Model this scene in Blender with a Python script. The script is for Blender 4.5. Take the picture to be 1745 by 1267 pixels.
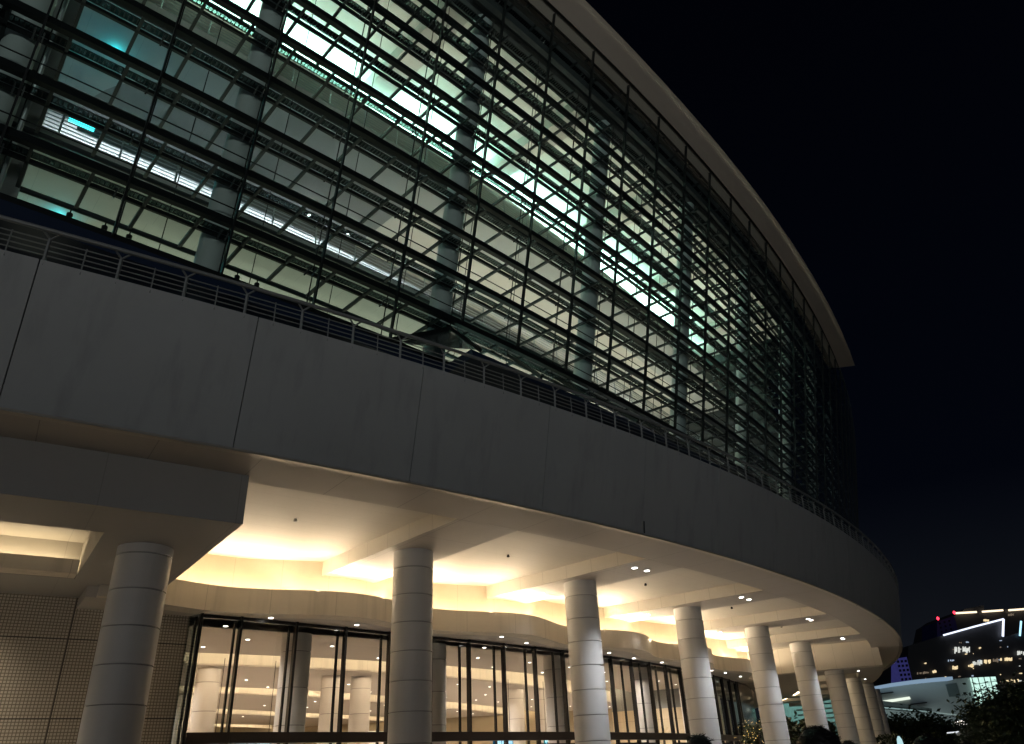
import bpy, bmesh, math, random
from math import sin, cos, pi, radians, degrees, atan2, hypot, floor
from mathutils import Vector, Matrix
random.seed(7)
D = bpy.data
for o in list(D.objects): D.objects.remove(o)
S = bpy.context.scene
COL = S.collection

# ------------------------------------------------------------------ camera
PITCH, ROLL, FPX = 0.4897, 0.0467, 1271.8944
CAMZ = 1.6
cam_d = D.cameras.new('camera'); cam = D.objects.new('camera', cam_d); COL.objects.link(cam)
cam_d.sensor_width = 36.0; cam_d.sensor_fit = 'HORIZONTAL'
cam_d.lens = 36.0 * FPX / 1745.0
cam_d.clip_start = 0.05; cam_d.clip_end = 3000
_f = Vector((0, cos(PITCH), sin(PITCH)))
_v = Vector((0, -sin(PITCH), cos(PITCH)))
_u = Vector((1, 0, 0))
_right = _u * cos(ROLL) - _v * sin(ROLL)
_up = _u * sin(ROLL) + _v * cos(ROLL)
m = Matrix((( _right.x, _up.x, -_f.x, 0), (_right.y, _up.y, -_f.y, 0), (_right.z, _up.z, -_f.z, CAMZ), (0, 0, 0, 1)))
cam.matrix_world = m
S.camera = cam

# ------------------------------------------------------------------ world: night sky
W = D.worlds.new("World"); S.world = W; W.use_nodes = True
nt = W.node_tree; nt.nodes.clear()
wo = nt.nodes.new('ShaderNodeOutputWorld'); bg = nt.nodes.new('ShaderNodeBackground')
tc = nt.nodes.new('ShaderNodeTexCoord'); sp = nt.nodes.new('ShaderNodeSeparateXYZ'); cr = nt.nodes.new('ShaderNodeValToRGB')
nt.links.new(tc.outputs['Generated'], sp.inputs[0]); nt.links.new(sp.outputs['Z'], cr.inputs[0])
cr.color_ramp.elements[0].position = 0.0; cr.color_ramp.elements[0].color = (0.0085, 0.0100, 0.0130, 1)
cr.color_ramp.elements[1].position = 0.75; cr.color_ramp.elements[1].color = (0.00045, 0.0007, 0.0019, 1)
e = cr.color_ramp.elements.new(0.28); e.color = (0.0008, 0.0014, 0.0035, 1)
nt.links.new(cr.outputs[0], bg.inputs[0]); bg.inputs[1].default_value = 0.5
nt.links.new(bg.outputs[0], wo.inputs[0])

# ------------------------------------------------------------------ city glow on the street side (one soft, weak sun)
sd = D.lights.new('city_glow', 'SUN'); sun = D.objects.new('city_glow', sd); COL.objects.link(sun)
sd.energy = 0.06; sd.angle = radians(60); sd.color = (0.86, 0.93, 1.0)
sun.rotation_euler = Vector((0.22, 0.88, -0.40)).to_track_quat('-Z', 'Y').to_euler()
sun.location = (-20, -40, 30)

fl = D.lights.new('plaza_bounce_fill', 'AREA'); fl.shape = 'RECTANGLE'; fl.size = 30; fl.size_y = 6; fl.energy = 2050; fl.spread = radians(75); fl.color = (.98, .99, .98)  # unseen area light added as ground bounce for roof soffit and fascia
flo = D.objects.new('plaza_bounce_fill', fl); COL.objects.link(flo); flo.location = (8, -45, .5); flo.rotation_euler = Vector((-.1, 1, .75)).to_track_quat('-Z', 'Y').to_euler()
S.view_settings.view_transform = 'Standard'; S.view_settings.look = 'None'
S.view_settings.exposure = 1.0; S.view_settings.gamma = 1.0
S.render.engine = 'CYCLES'
cy = S.cycles
cy.use_denoising = True; cy.max_bounces = 8; cy.diffuse_bounces = 4; cy.glossy_bounces = 3; cy.transparent_max_bounces = 24
cy.transmission_bounces = 4; cy.sample_clamp_indirect = 4.0; cy.caustics_reflective = False; cy.caustics_refractive = False
cy.use_light_tree = True

# ------------------------------------------------------------------ geometry constants (metres)
C1 = (-59.4221, 87.8591)                       # centre of the canopy's curve
SC = 1.3
C2 = (-100.9993 * SC, 114.575 * SC)            # centre of the glass hall's curve
def lev(i): return SC * (12.808 + 1.3579 * i) + CAMZ
def RG(z): return SC * 138.3679 + 0.2068 * (z - lev(0))
MU0, MUD = 42.1926, 0.94538
def MU(i): return MU0 + MUD * i
def P(c, R, a, z):
    a = radians(a); return (c[0] + R * sin(a), c[1] - R * cos(a), z)

# ------------------------------------------------------------------ object helpers
class MB:
    def __init__(s): s.v = []; s.f = []
    def add(s, vs, fs):
        n = len(s.v); s.v.extend([tuple(p) for p in vs]); s.f.extend([tuple(i + n for i in f) for f in fs]); return s
    def box(s, x0, x1, y0, y1, z0, z1, M=None):
        vs = [(x, y, z) for z in (z0, z1) for y in (y0, y1) for x in (x0, x1)]
        if M is not None: vs = [tuple(M @ Vector(p)) for p in vs]
        return s.add(vs, [(0, 2, 3, 1), (4, 5, 7, 6), (0, 1, 5, 4), (2, 6, 7, 3), (0, 4, 6, 2), (1, 3, 7, 5)])
    def sweep(s, c, prof, a0, a1, n, caps=True):
        """closed profile of (R,z) - or a function of the angle giving it - carried round centre c"""
        fn = prof if callable(prof) else (lambda a: prof)
        k = len(fn(a0)); vs = []; fs = []
        for i in range(n + 1):
            a = a0 + (a1 - a0) * i / n
            for (R, z) in fn(a): vs.append(P(c, R, a, z))
        for i in range(n):
            for j in range(k):
                j2 = (j + 1) % k
                fs.append((i * k + j, (i + 1) * k + j, (i + 1) * k + j2, i * k + j2))
        if caps: fs.append(tuple(range(k))); fs.append(tuple(n * k + j for j in range(k - 1, -1, -1)))
        return s.add(vs, fs)
    def ring(s, c, R0, R1, z0, z1, a0, a1, n): return s.sweep(c, [(R0, z0), (R1, z0), (R1, z1), (R0, z1)], a0, a1, n)
    def bar(s, p, q, w, h=None, up=(0, 0, 1)):
        p = Vector(p); q = Vector(q); d = (q - p); L = d.length
        if L < 1e-6: return s
        d.normalize(); u = Vector(up)
        if abs(d.dot(u)) > 0.98: u = Vector((1, 0, 0))
        sx = d.cross(u).normalized(); sz = sx.cross(d).normalized(); h = h or w
        vs = []
        for e_ in (p, q):
            for (a, b) in ((-1, -1), (1, -1), (1, 1), (-1, 1)): vs.append(e_ + sx * (a * w / 2) + sz * (b * h / 2))
        return s.add(vs, [(3, 2, 1, 0), (4, 5, 6, 7), (0, 1, 5, 4), (1, 2, 6, 5), (2, 3, 7, 6), (3, 0, 4, 7)])
    def tube(s, pts, r, n=8, caps=True):
        pts = [Vector(p) for p in pts]; vs = []; fs = []
        rr = r if hasattr(r, '__len__') else [r] * len(pts)
        for i, p in enumerate(pts):
            d = (pts[min(i + 1, len(pts) - 1)] - pts[max(i - 1, 0)]).normalized()
            u = Vector((0, 0, 1)) if abs(d.z) < 0.95 else Vector((1, 0, 0))
            a = d.cross(u).normalized(); b = a.cross(d)
            for k in range(n):
                t = 2 * pi * k / n; vs.append(p + a * (cos(t) * rr[i]) + b * (sin(t) * rr[i]))
        for i in range(len(pts) - 1):
            for k in range(n): fs.append((i * n + k, i * n + (k + 1) % n, (i + 1) * n + (k + 1) % n, (i + 1) * n + k))
        if caps: fs.append(tuple(range(n - 1, -1, -1))); fs.append(tuple((len(pts) - 1) * n + k for k in range(n)))
        return s.add(vs, fs)
    def lathe(s, base, prof, n=32, axis=None):
        """prof: (r,z) from bottom to top round a vertical (or leaning) axis"""
        vs = []; fs = []; b = Vector(base); ax = Vector(axis) if axis else Vector((0, 0, 1))
        for (r, z) in prof:
            for k in range(n):
                t = 2 * pi * k / n; vs.append(b + ax * z + Vector((cos(t) * r, sin(t) * r, 0)))
        m_ = len(prof)
        for i in range(m_ - 1):
            for k in range(n): fs.append((i * n + k, i * n + (k + 1) % n, (i + 1) * n + (k + 1) % n, (i + 1) * n + k))
        fs.append(tuple(range(n - 1, -1, -1))); fs.append(tuple((m_ - 1) * n + k for k in range(n)))
        return s.add(vs, fs)
    def build(s, name, mat, parent=None, smooth=False, **props):
        me = D.meshes.new(name); me.from_pydata(s.v, [], s.f); me.validate(); 
        bm = bmesh.new(); bm.from_mesh(me); bmesh.ops.recalc_face_normals(bm, faces=bm.faces); bm.to_mesh(me); bm.free()
        if mat: me.materials.append(mat)
        o = D.objects.new(name, me); COL.objects.link(o)
        if parent: 
            o.parent = parent; o.matrix_parent_inverse = Matrix.Identity(4)
            if parent.location.length > 0 and parent.type == 'EMPTY': o.matrix_parent_inverse = parent_inv(parent)
        if smooth:
            for p in me.polygons: p.use_smooth = True
        for k_, v_ in props.items(): o[k_] = v_
        return o
def parent_inv(p): return Matrix.Translation(p.location).inverted()
def thing(name, label, cat, loc=(0, 0, 0), group=None):
    o = D.objects.new(name, None); COL.objects.link(o); o.location = loc; o.empty_display_size = .3
    o['label'] = label; o['category'] = cat
    if group: o['group'] = group
    return o
def tag(o, label, cat, group=None):
    o['label'] = label; o['category'] = cat
    if group: o['group'] = group
    return o
def auto_smooth(o, ang=35):
    for p in o.data.polygons: p.use_smooth = True
    try: o.data.set_sharp_from_angle(angle=radians(ang))
    except Exception: pass
    return o

# ------------------------------------------------------------------ materials
def new_mat(name):
    m_ = D.materials.new(name); m_.use_nodes = True; t = m_.node_tree; t.nodes.clear()
    out = t.nodes.new('ShaderNodeOutputMaterial'); return m_, t, out
def N(t, kind, **kw):
    n = t.nodes.new(kind)
    for k, v in kw.items(): setattr(n, k, v)
    return n
def math_(t, op, a, b=None, c=None):
    n = t.nodes.new('ShaderNodeMath'); n.operation = op
    for i, x in enumerate((a, b, c)):
        if x is None: continue
        if isinstance(x, (int, float)): n.inputs[i].default_value = x
        else: t.links.new(x, n.inputs[i])
    return n.outputs[0]
def mixc(t, fac, a, b):
    n = t.nodes.new('ShaderNodeMix'); n.data_type = 'RGBA'
    if isinstance(fac, (int, float)): n.inputs[0].default_value = fac
    else: t.links.new(fac, n.inputs[0])
    for i, x in ((6, a), (7, b)):
        if isinstance(x, (tuple, list)): n.inputs[i].default_value = (*x[:3], 1)
        else: t.links.new(x, n.inputs[i])
    return n.outputs[2]
def line(t, v, step, off, width):
    a = math_(t, 'DIVIDE', math_(t, 'SUBTRACT', v, off), step)
    f = math_(t, 'FRACT', math_(t, 'ADD', a, 0.5))
    d = math_(t, 'MULTIPLY', math_(t, 'ABSOLUTE', math_(t, 'SUBTRACT', f, 0.5)), step)
    return math_(t, 'LESS_THAN', d, width / 2)
def polar(t, c):
    g = N(t, 'ShaderNodeNewGeometry'); s = N(t, 'ShaderNodeSeparateXYZ'); t.links.new(g.outputs['Position'], s.inputs[0])
    dx = math_(t, 'SUBTRACT', s.outputs[0], c[0]); dy = math_(t, 'SUBTRACT', c[1], s.outputs[1])
    ang = math_(t, 'MULTIPLY', math_(t, 'ARCTAN2', dx, dy), 180 / pi)
    R = math_(t, 'SQRT', math_(t, 'ADD', math_(t, 'MULTIPLY', dx, dx), math_(t, 'MULTIPLY', dy, dy)))
    return ang, R, s.outputs[2], g.outputs['Position']
def noise(t, scale, detail=4, rough=.55, vec=None, stretch=None):
    n = N(t, 'ShaderNodeTexNoise'); n.inputs['Scale'].default_value = scale; n.inputs['Detail'].default_value = detail
    n.inputs['Roughness'].default_value = rough
    if vec is not None:
        if stretch:
            mp = N(t, 'ShaderNodeMapping'); mp.inputs['Scale'].default_value = stretch; t.links.new(vec, mp.inputs[0]); vec = mp.outputs[0]
        t.links.new(vec, n.inputs['Vector'])
    return n.outputs['Fac']
def pbr(name, col, rough=.6, metal=0, var=.12, nscale=1.2, bump=.0, spec=.4, lines=None, streak=0.0, emis=None, micro=0.05):
    """painted or cast surface: base colour with low-contrast blotches, optional joint lines"""
    m_, t, out = new_mat(name); b = N(t, 'ShaderNodeBsdfPrincipled'); t.links.new(b.outputs[0], out.inputs[0])
    g = N(t, 'ShaderNodeNewGeometry'); pos = g.outputs['Position']
    n1 = noise(t, nscale, 5, .6, pos); n2 = noise(t, nscale * 14, 3, .6, pos)
    dark = tuple(c * (1 - var) for c in col); light = tuple(min(1, c * (1 + var)) for c in col)
    c = mixc(t, n1, dark, light)
    c = mixc(t, math_(t, 'MULTIPLY', n2, micro * 2), c, tuple(x * .5 for x in col))
    if streak:
        ns = noise(t, 1.0, 4, .6, pos, (2.2, 2.2, .12))
        f = math_(t, 'MULTIPLY', math_(t, 'SMOOTH_MIN', math_(t, 'MAXIMUM', math_(t, 'SUBTRACT', ns, .52), 0.0), .2, .05), streak * 6)
        c = mixc(t, f, c, tuple(x * .55 for x in col))
    if lines:
        c0, specs, lc = lines
        ang, R, z, _ = polar(t, c0); mask = None
        for (what, step, off, width) in specs:
            v = {'a': ang, 'R': R, 'z': z}[what]; k = line(t, v, step, off, width)
            mask = k if mask is None else math_(t, 'MAXIMUM', mask, k)
        c = mixc(t, mask, c, tuple(x * lc for x in col))
    t.links.new(c, b.inputs['Base Color']); b.inputs['Roughness'].default_value = rough; b.inputs['Metallic'].default_value = metal
    r = math_(t, 'ADD', math_(t, 'MULTIPLY', n1, .16), rough - .08); t.links.new(r, b.inputs['Roughness'])
    b.inputs['Specular IOR Level'].default_value = spec
    if bump:
        bp = N(t, 'ShaderNodeBump'); bp.inputs['Strength'].default_value = bump; bp.inputs['Distance'].default_value = .02
        t.links.new(n2, bp.inputs['Height']); t.links.new(bp.outputs[0], b.inputs['Normal'])
    return m_
def emit(name, col, strength, var=0):
    m_, t, out = new_mat(name); b = N(t, 'ShaderNodeEmission'); b.inputs[0].default_value = (*col, 1); b.inputs[1].default_value = strength
    if var:
        g = N(t, 'ShaderNodeNewGeometry'); n = noise(t, 1.7, 3, .6, g.outputs['Position'])
        t.links.new(math_(t, 'MULTIPLY', math_(t, 'ADD', math_(t, 'MULTIPLY', n, var * 2), 1 - var), strength), b.inputs[1])
    t.links.new(b.outputs[0], out.inputs[0]); return m_
def glass(name, tint, refl=1.0, ior=1.5, rough=.0, lo=.0):
    m_, t, out = new_mat(name); tr = N(t, 'ShaderNodeBsdfTransparent'); gl = N(t, 'ShaderNodeBsdfGlossy'); mx = N(t, 'ShaderNodeMixShader')
    lw_ = N(t, 'ShaderNodeLayerWeight'); fac = math_(t, 'ADD', math_(t, 'MULTIPLY', math_(t, 'POWER', lw_.outputs['Facing'], 4.5), .9), .05)
    tr.inputs[0].default_value = (*tint, 1); gl.inputs['Roughness'].default_value = rough; gl.inputs[0].default_value = (.9, .95, .95, 1)
    t.links.new(math_(t, 'ADD', math_(t, 'MULTIPLY', fac, refl), lo), mx.inputs[0]); t.links.new(tr.outputs[0], mx.inputs[1]); t.links.new(gl.outputs[0], mx.inputs[2])
    t.links.new(mx.outputs[0], out.inputs[0]); return m_

M = {}
M['fascia'] = pbr('fascia_paint', (.35, .36, .355), .5, var=.15, nscale=.30, bump=.03, spec=.35, streak=.30)
M['soffit'] = pbr('soffit_panel', (.50, .46, .41), .6, var=.08, nscale=.8, lines=(C1, [('a', 1.28, 40.28, .012), ('R', 1.8, 89.5, .014)], .62), streak=.0, micro=.06)
M['beam'] = pbr('beam_stone', (.62, .58, .51), .6, var=.09, nscale=.9, lines=(C1, [('R', 1.15, 89.5, .016)], .68), micro=.06)
M['ceil'] = pbr('coffer_panel', (.64, .60, .53), .65, var=.10, nscale=.6, lines=(C1, [('R', .9, 82.3, .010)], .78), micro=.06)
M['cove'] = pbr('cove_wall', (.66, .60, .50), .65, var=.12, nscale=1.4, lines=(C1, [('a', 1.02, 37.15, .009)], .72), micro=.08)
M['band'] = pbr('band_panel', (.66, .60, .50), .55, var=.10, nscale=1.0, lines=(C1, [('a', 1.34, 37.5, .012)], .66), streak=.35, micro=.06)
M['low'] = pbr('low_soffit', (.50, .47, .43), .6, var=.06, nscale=.8)
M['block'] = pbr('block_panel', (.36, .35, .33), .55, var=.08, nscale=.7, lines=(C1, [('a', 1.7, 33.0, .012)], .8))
M['column'] = pbr('column_panel', (.66, .65, .63), .45, var=.07, nscale=1.3, spec=.45, micro=.05, streak=.12, lines=(C1, [('z', .787, 7.07, .020)], .42))
M['frame'] = pbr('dark_metal', (.035, .033, .032), .35, metal=.6, var=.2)
M['bronze'] = pbr('bronze_transom', (.045, .036, .032), .42, metal=.35, var=.15)
M['steel'] = pbr('dark_steel', (.012, .015, .015), .45, metal=.3, var=.2)
M['steel_in'] = pbr('inner_steel', (.030, .038, .038), .5, metal=.1, var=.15)
M['bright'] = pbr('bright_steel', (.65, .68, .68), .25, metal=.9)
M['up_col'] = pbr('teal_column_paint', (.44, .50, .48), .45, var=.08, nscale=.5)
M['column2'] = pbr('lobby_column_panel', (.62, .57, .54), .45, var=.05, nscale=1.1, spec=.45, lines=(C1, [('z', 1.18, 5.6, .022)], .35))
M['roof'] = pbr('roof_soffit', (.68, .60, .50), .9, var=.08, nscale=.3, spec=.1)
M['rail'] = pbr('rail_paint', (.22, .23, .225), .4, metal=.2, var=.1)
M['navy'] = pbr('navy_gutter', (.010, .020, .045), .35, var=.2)
M['in_ceil'] = pbr('hall_ceiling', (.60, .58, .52), .7, var=.05, nscale=.3, lines=(C2, [('a', .9454, 42.19, .004)], .8))
M['in_beam'] = pbr('hall_beam', (.42, .41, .37), .7, var=.05, nscale=.3)
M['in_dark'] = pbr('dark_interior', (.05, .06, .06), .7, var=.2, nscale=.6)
M['in_slab'] = pbr('hall_slab', (.42, .44, .42), .65, var=.06, nscale=.4, lines=(C2, [('a', .63, 41.6, .004)], .75))
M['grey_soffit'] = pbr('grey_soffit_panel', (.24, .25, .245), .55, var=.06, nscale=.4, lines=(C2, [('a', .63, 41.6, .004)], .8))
M['in_rail'] = pbr('hall_rail', (.45, .50, .50), .35, metal=.4)
M['lobby_ceil'] = pbr('lobby_ceiling', (.50, .44, .39), .7, var=.03, nscale=.4)
M['lobby_floor'] = pbr('lobby_floor', (.45, .40, .34), .25, var=.1, nscale=1)
M['lobby_wall'] = pbr('lobby_wall', (.62, .50, .34), .55, var=.06, nscale=.8, lines=(C1, [('z', 1.3, .4, .02), ('a', 2.0, 41, .02)], .6))
M['glass_low'] = glass('lobby_glass', (.93, .96, .93), .9)
M['glass_up'] = glass('hall_glass', (.86, .93, .91), .7)
M['fritted'] = glass('fritted_panel', (.34, .40, .40), .3, rough=.3)
M['glass_dark'] = glass('tinted_glass', (.20, .24, .24), 1.2, lo=.03)
M['led_warm'] = emit('warm_cove_light', (1.0, .77, .46), 10)
M['led_teal'] = emit('cool_cove_light', (.50, 1.0, .88), 40)
M['lamp'] = emit('downlight_lens', (1.0, .96, .90), 8)
M['lamp_in'] = emit('lobby_lens', (1.0, .93, .84), 5)
M['black'] = pbr('black_plastic', (.01, .01, .01), .5)
def mosaic():
    m_, t, out = new_mat('mosaic_tile'); b = N(t, 'ShaderNodeBsdfPrincipled'); t.links.new(b.outputs[0], out.inputs[0])
    ang, R, z, pos = polar(t, C1); u = math_(t, 'MULTIPLY', ang, 80.85 * pi / 180)
    g = math_(t, 'MAXIMUM', line(t, u, .085, 0, .024), line(t, z, .085, .02, .024))
    p = math_(t, 'MAXIMUM', line(t, u, 2.04, 49.665, .035), line(t, z, 2.04, 1.29, .035))
    n = noise(t, 7, 3, .6, pos); c = mixc(t, n, (.55, .50, .41), (.68, .62, .52))
    c = mixc(t, g, c, (.24, .20, .155)); c = mixc(t, p, c, (.07, .055, .045))
    t.links.new(c, b.inputs['Base Color']); b.inputs['Roughness'].default_value = .35
    bp = N(t, 'ShaderNodeBump'); bp.inputs['Distance'].default_value = .006; bp.inputs['Strength'].default_value = .6; bp.invert = True
    t.links.new(g, bp.inputs['Height']); t.links.new(bp.outputs[0], b.inputs['Normal']); return m_
M['mosaic'] = mosaic()

# ------------------------------------------------------------------ ground
MB().box(-400, 500, -200, 900, -.5, 0).build('plaza_ground', pbr('plaza_paving', (.32, .30, .28), .6, var=.2, nscale=.4), kind='structure')

# ================================================================== THE HALL (canopy storey)
H = thing('convention_hall', 'curved convention hall with glass curtain wall above a pale canopy on round columns', 'building')
ZS = 7.6                                        # canopy underside
FT = 10.42                                      # top of the fascia
def fR(z): return 91.3247 + (z - ZS) * (91.9201 - 91.3247) / 2.8227
# fascia panels
J0, JD = 33.455, 2.5497
for k in range(-3, 22):
    a0 = J0 + JD * k + .007; a1 = J0 + JD * (k + 1) - .007
    o = MB().sweep(C1, [(fR(ZS), ZS), (fR(FT), FT), (fR(FT) - .12, FT), (fR(ZS) - .12, ZS)], a0, a1, 8).build('fascia_panel', M['fascia'], H)
    auto_smooth(o, 20)
MB().sweep(C1, [(91.10, ZS + .05), (91.70, FT - .02), (91.62, FT - .02), (91.02, ZS + .05)], 24, 91, 80).build('fascia_backing', M['in_dark'], H)
MB().ring(C1, 91.20, 91.36, ZS - .055, ZS - .002, 24, 91, 120).build('drip_edge', pbr('drip_edge_metal', (.55, .50, .42), .3, metal=.5, var=.1), H)
MB().ring(C1, 78, 91.55, FT - .30, FT - .06, 24, 91, 80).build('terrace_deck', M['low'], H)
# soffit: rim ring, radial beams, coffer ceilings
def wav(a): return .45 * cos(2 * pi * (a - 40.6) / 5.3)
def backR(a): return 81.65 + wav(a)
def bandR(a): return 82.40 + wav(a)
MB().ring(C1, 89.52, 91.198, ZS, ZS + .5, 24, 91, 100).build('soffit_rim', M['soffit'], H)
beams = [40.87, 45.93, 51.25, 56.42, 61.9]
cs = [36.0] + beams + [66.5]
for a in beams:
    hw = 1.05
    vs = []
    for (R, zz) in ((80.6, ZS), (89.515, ZS), (89.515, ZS + .5), (80.6, ZS + .5)):
        da = degrees(hw / R)
        vs.append(P(C1, R, a - da - (.12 if R < 85 else 0), zz)); vs.append(P(C1, R, a + da - (.12 if R < 85 else 0), zz))
    o = MB().add(vs, [(0, 2, 3, 1), (2, 4, 5, 3), (4, 6, 7, 5), (6, 0, 1, 7), (0, 6, 4, 2), (1, 3, 5, 7)]).build('ceiling_beam', M['beam'], H)
    o.data.materials.append(M['soffit'])
    for pl in o.data.polygons:
        if pl.normal.z < -.9: pl.material_index = 1  # darker underside: shade beside the bright coffers put into the colour
for k in range(len(cs) - 1):
    o = MB().ring(C1, 80.4, 89.6, 8.06, 8.2, cs[k] - .2 + .2, cs[k + 1], 12).build('coffer_ceiling', M['ceil'], H)
    # smoke sensor hanging in each coffer
    if k < 5:
        aa = [38.19, 43.32, 48.52, 53.8, 59.0][k]
        p = P(C1, 86.0, aa, 7.95)
        MB().lathe(p, [(.02, .02), (.05, .03), (.055, .06), (.04, .08), (.04, .11)], 16).build('smoke_sensor', M['black'] if k else M['column'], H, smooth=True)
# cove: wavy back wall, band in front of it, hidden warm strip
o = MB().sweep(C1, lambda a: [(backR(a), 6.25), (backR(a), 8.08), (backR(a) - .1, 8.08), (backR(a) - .1, 6.25)], 35.3, 66.4, 260).build('cove_back_wall', M['cove'], H); auto_smooth(o)
o = MB().sweep(C1, lambda a: [(bandR(a), 6.2), (bandR(a), 6.95), (bandR(a) - .09, 6.95), (bandR(a) - .09, 6.3), (backR(a), 6.3), (backR(a), 6.2)], 35.4, 66.4, 260).build('cove_band', M['band'], H); auto_smooth(o)
MB().sweep(C1, lambda a: [(bandR(a) - .16, 6.62), (bandR(a) - .12, 6.72), (bandR(a) - .24, 6.72), (bandR(a) - .28, 6.62)], 36.7, 65.6, 240).build('cove_light_strip', M['led_warm'], H)
for k in range(12):
    a = 36.9 + 2.4 * (k + .5)
    l = D.lights.new('cove_batten', 'AREA'); l.shape = 'RECTANGLE'; l.size = 3.2; l.size_y = .08; l.energy = 84; l.color = (1.0, .79, .54)
    o = D.objects.new('cove_batten', l); COL.objects.link(o); o.location = P(C1, bandR(a) - .22, a, 6.93)
    zax = -(Vector(P((0, 0), 1.0, a, 0)) + Vector((0, 0, .5))).normalized(); xax = Vector((cos(radians(a)), sin(radians(a)), 0)); yax = zax.cross(xax)
    o.matrix_world = Matrix.Translation(o.location) @ Matrix((xax, yax, zax)).transposed().to_4x4()
# unseen spots added outside the frame to brighten the tiled wall
for (a, R) in ((30.5, 85.5), (27.0, 85.5), (32.5, 81.9)):
    l = D.lights.new('porch_fill', 'SPOT'); l.energy = 420; l.spot_size = radians(140); l.spot_blend = .8; l.color = (1, .86, .66); l.shadow_soft_size = .1
    o = D.objects.new('porch_fill', l); COL.objects.link(o); o.location = P(C1, R, a, 6.45)
# low soffit between cove and glass
MB().sweep(C1, lambda a: [(79.2, 6.202), (backR(a) + .02, 6.202), (backR(a) + .02, 6.28), (79.2, 6.28)], 35.3, 66.4, 200).build('entrance_soffit', M['low'], H)
MB().ring(C1, 79.2, 82.62, 6.197, 6.496, 35.22, 35.6, 2).build('soffit_end', M['low'], H)
# left porch block with a lit recess
b = MB()
b.ring(C1, 88.05, 89.93, 6.5, ZS, 24, 36.5, 24); b.ring(C1, 79.5, 83.3, 6.5, ZS, 24, 36.5, 24)
b.ring(C1, 83.3, 88.05, 6.5, ZS, 34.95, 36.5, 6); b.ring(C1, 79.5, 89.515, ZS, 8.06, 35.6, 36.5, 3)
b.ring(C1, 83.3, 88.05, 7.45, ZS, 24, 34.95, 24)
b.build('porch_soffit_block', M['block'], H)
MB().ring(C1, 83.32, 83.9, 6.503, 6.62, 24, 34.93, 24).build('recess_ledge', M['band'], H)
MB().ring(C1, 83.84, 83.9, 6.62, 6.86, 24, 34.93, 24).build('recess_lip', M['band'], H)
MB().ring(C1, 83.50, 83.62, 6.70, 6.76, 24.3, 34.8, 24).build('recess_light_strip', M['led_warm'], H)
# right porch block
MB().ring(C1, 80.4, 89.93, 6.53, ZS - .004, 65.85, 66.5, 3).ring(C1, 80.4, 89.515, ZS - .004, 8.06, 65.85, 66.5, 3).build('porch_end_face', M['beam'], H)
b = MB(); 
b.ring(C1, 88.4, 89.93, 6.53, ZS, 66.5, 92, 40); b.ring(C1, 80.4, 84.6, 6.53, ZS, 66.5, 92, 40)
for a in (66.5, 71.7, 76.0, 81, 86): b.ring(C1, 84.6, 88.4, 6.53, ZS, a, a + 2.0, 3)
b.ring(C1, 84.6, 88.4, 7.3, ZS, 66.5, 92, 40)
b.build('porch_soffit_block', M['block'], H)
MB().ring(C1, 84.62, 84.9, 6.6, 6.66, 68.6, 90, 24).build('recess_light_strip', M['led_warm'], H)
# columns
def col_prof(z0, z1, r, first, step=.787):
    pr = [(r, z0)]; z = first
    zs = []
    while z > z0 + .05: zs.append(z); z -= step
    for z in reversed(zs):
        pr += [(r, z - .015), (r - .035, z - .013), (r - .035, z + .013), (r, z + .015)]
    pr.append((r, z1)); return pr
colpos = [(P(C1, 87.02, 35.63, 0), 6.5), (P(C1, 85.95, 40.78, 0), ZS), (P(C1, 85.79, 45.86, 0), ZS), (P(C1, 85.5, 51.27, 0), ZS),
          (P(C1, 85.6, 56.62, 0), ZS), (P(C1, 85.95, 62.01, 0), ZS), ((20.40, 53.48, 0), 6.53), ((24.06, 59.86, 0), 6.53), ((27.18, 65.28, 0), 6.53), ((30.2, 71.4, 0), 6.53)]
for i, (p, zt) in enumerate(colpos):
    o = MB().lathe(p, col_prof(0, zt, .60, 7.07 if zt > 7 else 6.283), 56).build('column', M['column'], H); auto_smooth(o, 40)
# tile wall
MB().ring(C1, 80.55, 80.85, 0, 6.5, 24, 35.25, 16).build('tiled_wall', M['mosaic'], H)
MB().ring(C1, 80.55, 80.85, 0, 6.2, 35.25, 37.45, 4).build('tiled_wall', M['mosaic'], H)
# downlights in the beams (pairs outside, single inside) and over the doors
def downlight(p, r=.085, energy=0, mat=None, cone=110, col=(1, .93, .84), name='downlight'):
    o = MB().lathe((p[0], p[1], p[2] - .012), [(r + .035, 0), (r + .035, .012)], 20).build(name, M['column'], H)
    MB().lathe((p[0], p[1], p[2] - .018), [(r, 0), (r, .006)], 20).build('lens', mat or M['lamp'], o)
    if energy:
        l = D.lights.new('downlight_lamp', 'SPOT'); l.energy = energy; l.spot_size = radians(cone); l.spot_blend = .8; l.shadow_soft_size = .06; l.color = col
        q = D.objects.new('downlight_lamp', l); COL.objects.link(q); q.location = (p[0], p[1], p[2] - .05)
for (a, R, e_) in [(45.70, 88.5, 260), (46.16, 88.5, 260), (50.96, 88.3, 260), (51.44, 88.3, 260), (56.16, 88.45, 260), (56.52, 88.45, 260), (61.8, 88.4, 200), (62.1, 88.4, 200),
                   (45.89, 83.8, 14), (51.12, 83.62, 14), (56.51, 83.7, 14), (61.7, 83.7, 14)]:
    downlight(P(C1, R, a, ZS), .09, e_, col=(.93, .95, 1.0))
for (a, R) in [(39.03, 81.6), (41.17, 81.62), (45.55, 82.0), (46.99, 81.36), (51.0, 81.45), (52.95, 81.1), (54.94, 81.19), (59.35, 81.51), (60.77, 81.69), (62.86, 81.84)]:
    downlight(P(C1, R, a, 6.2), .07, 45)
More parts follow.
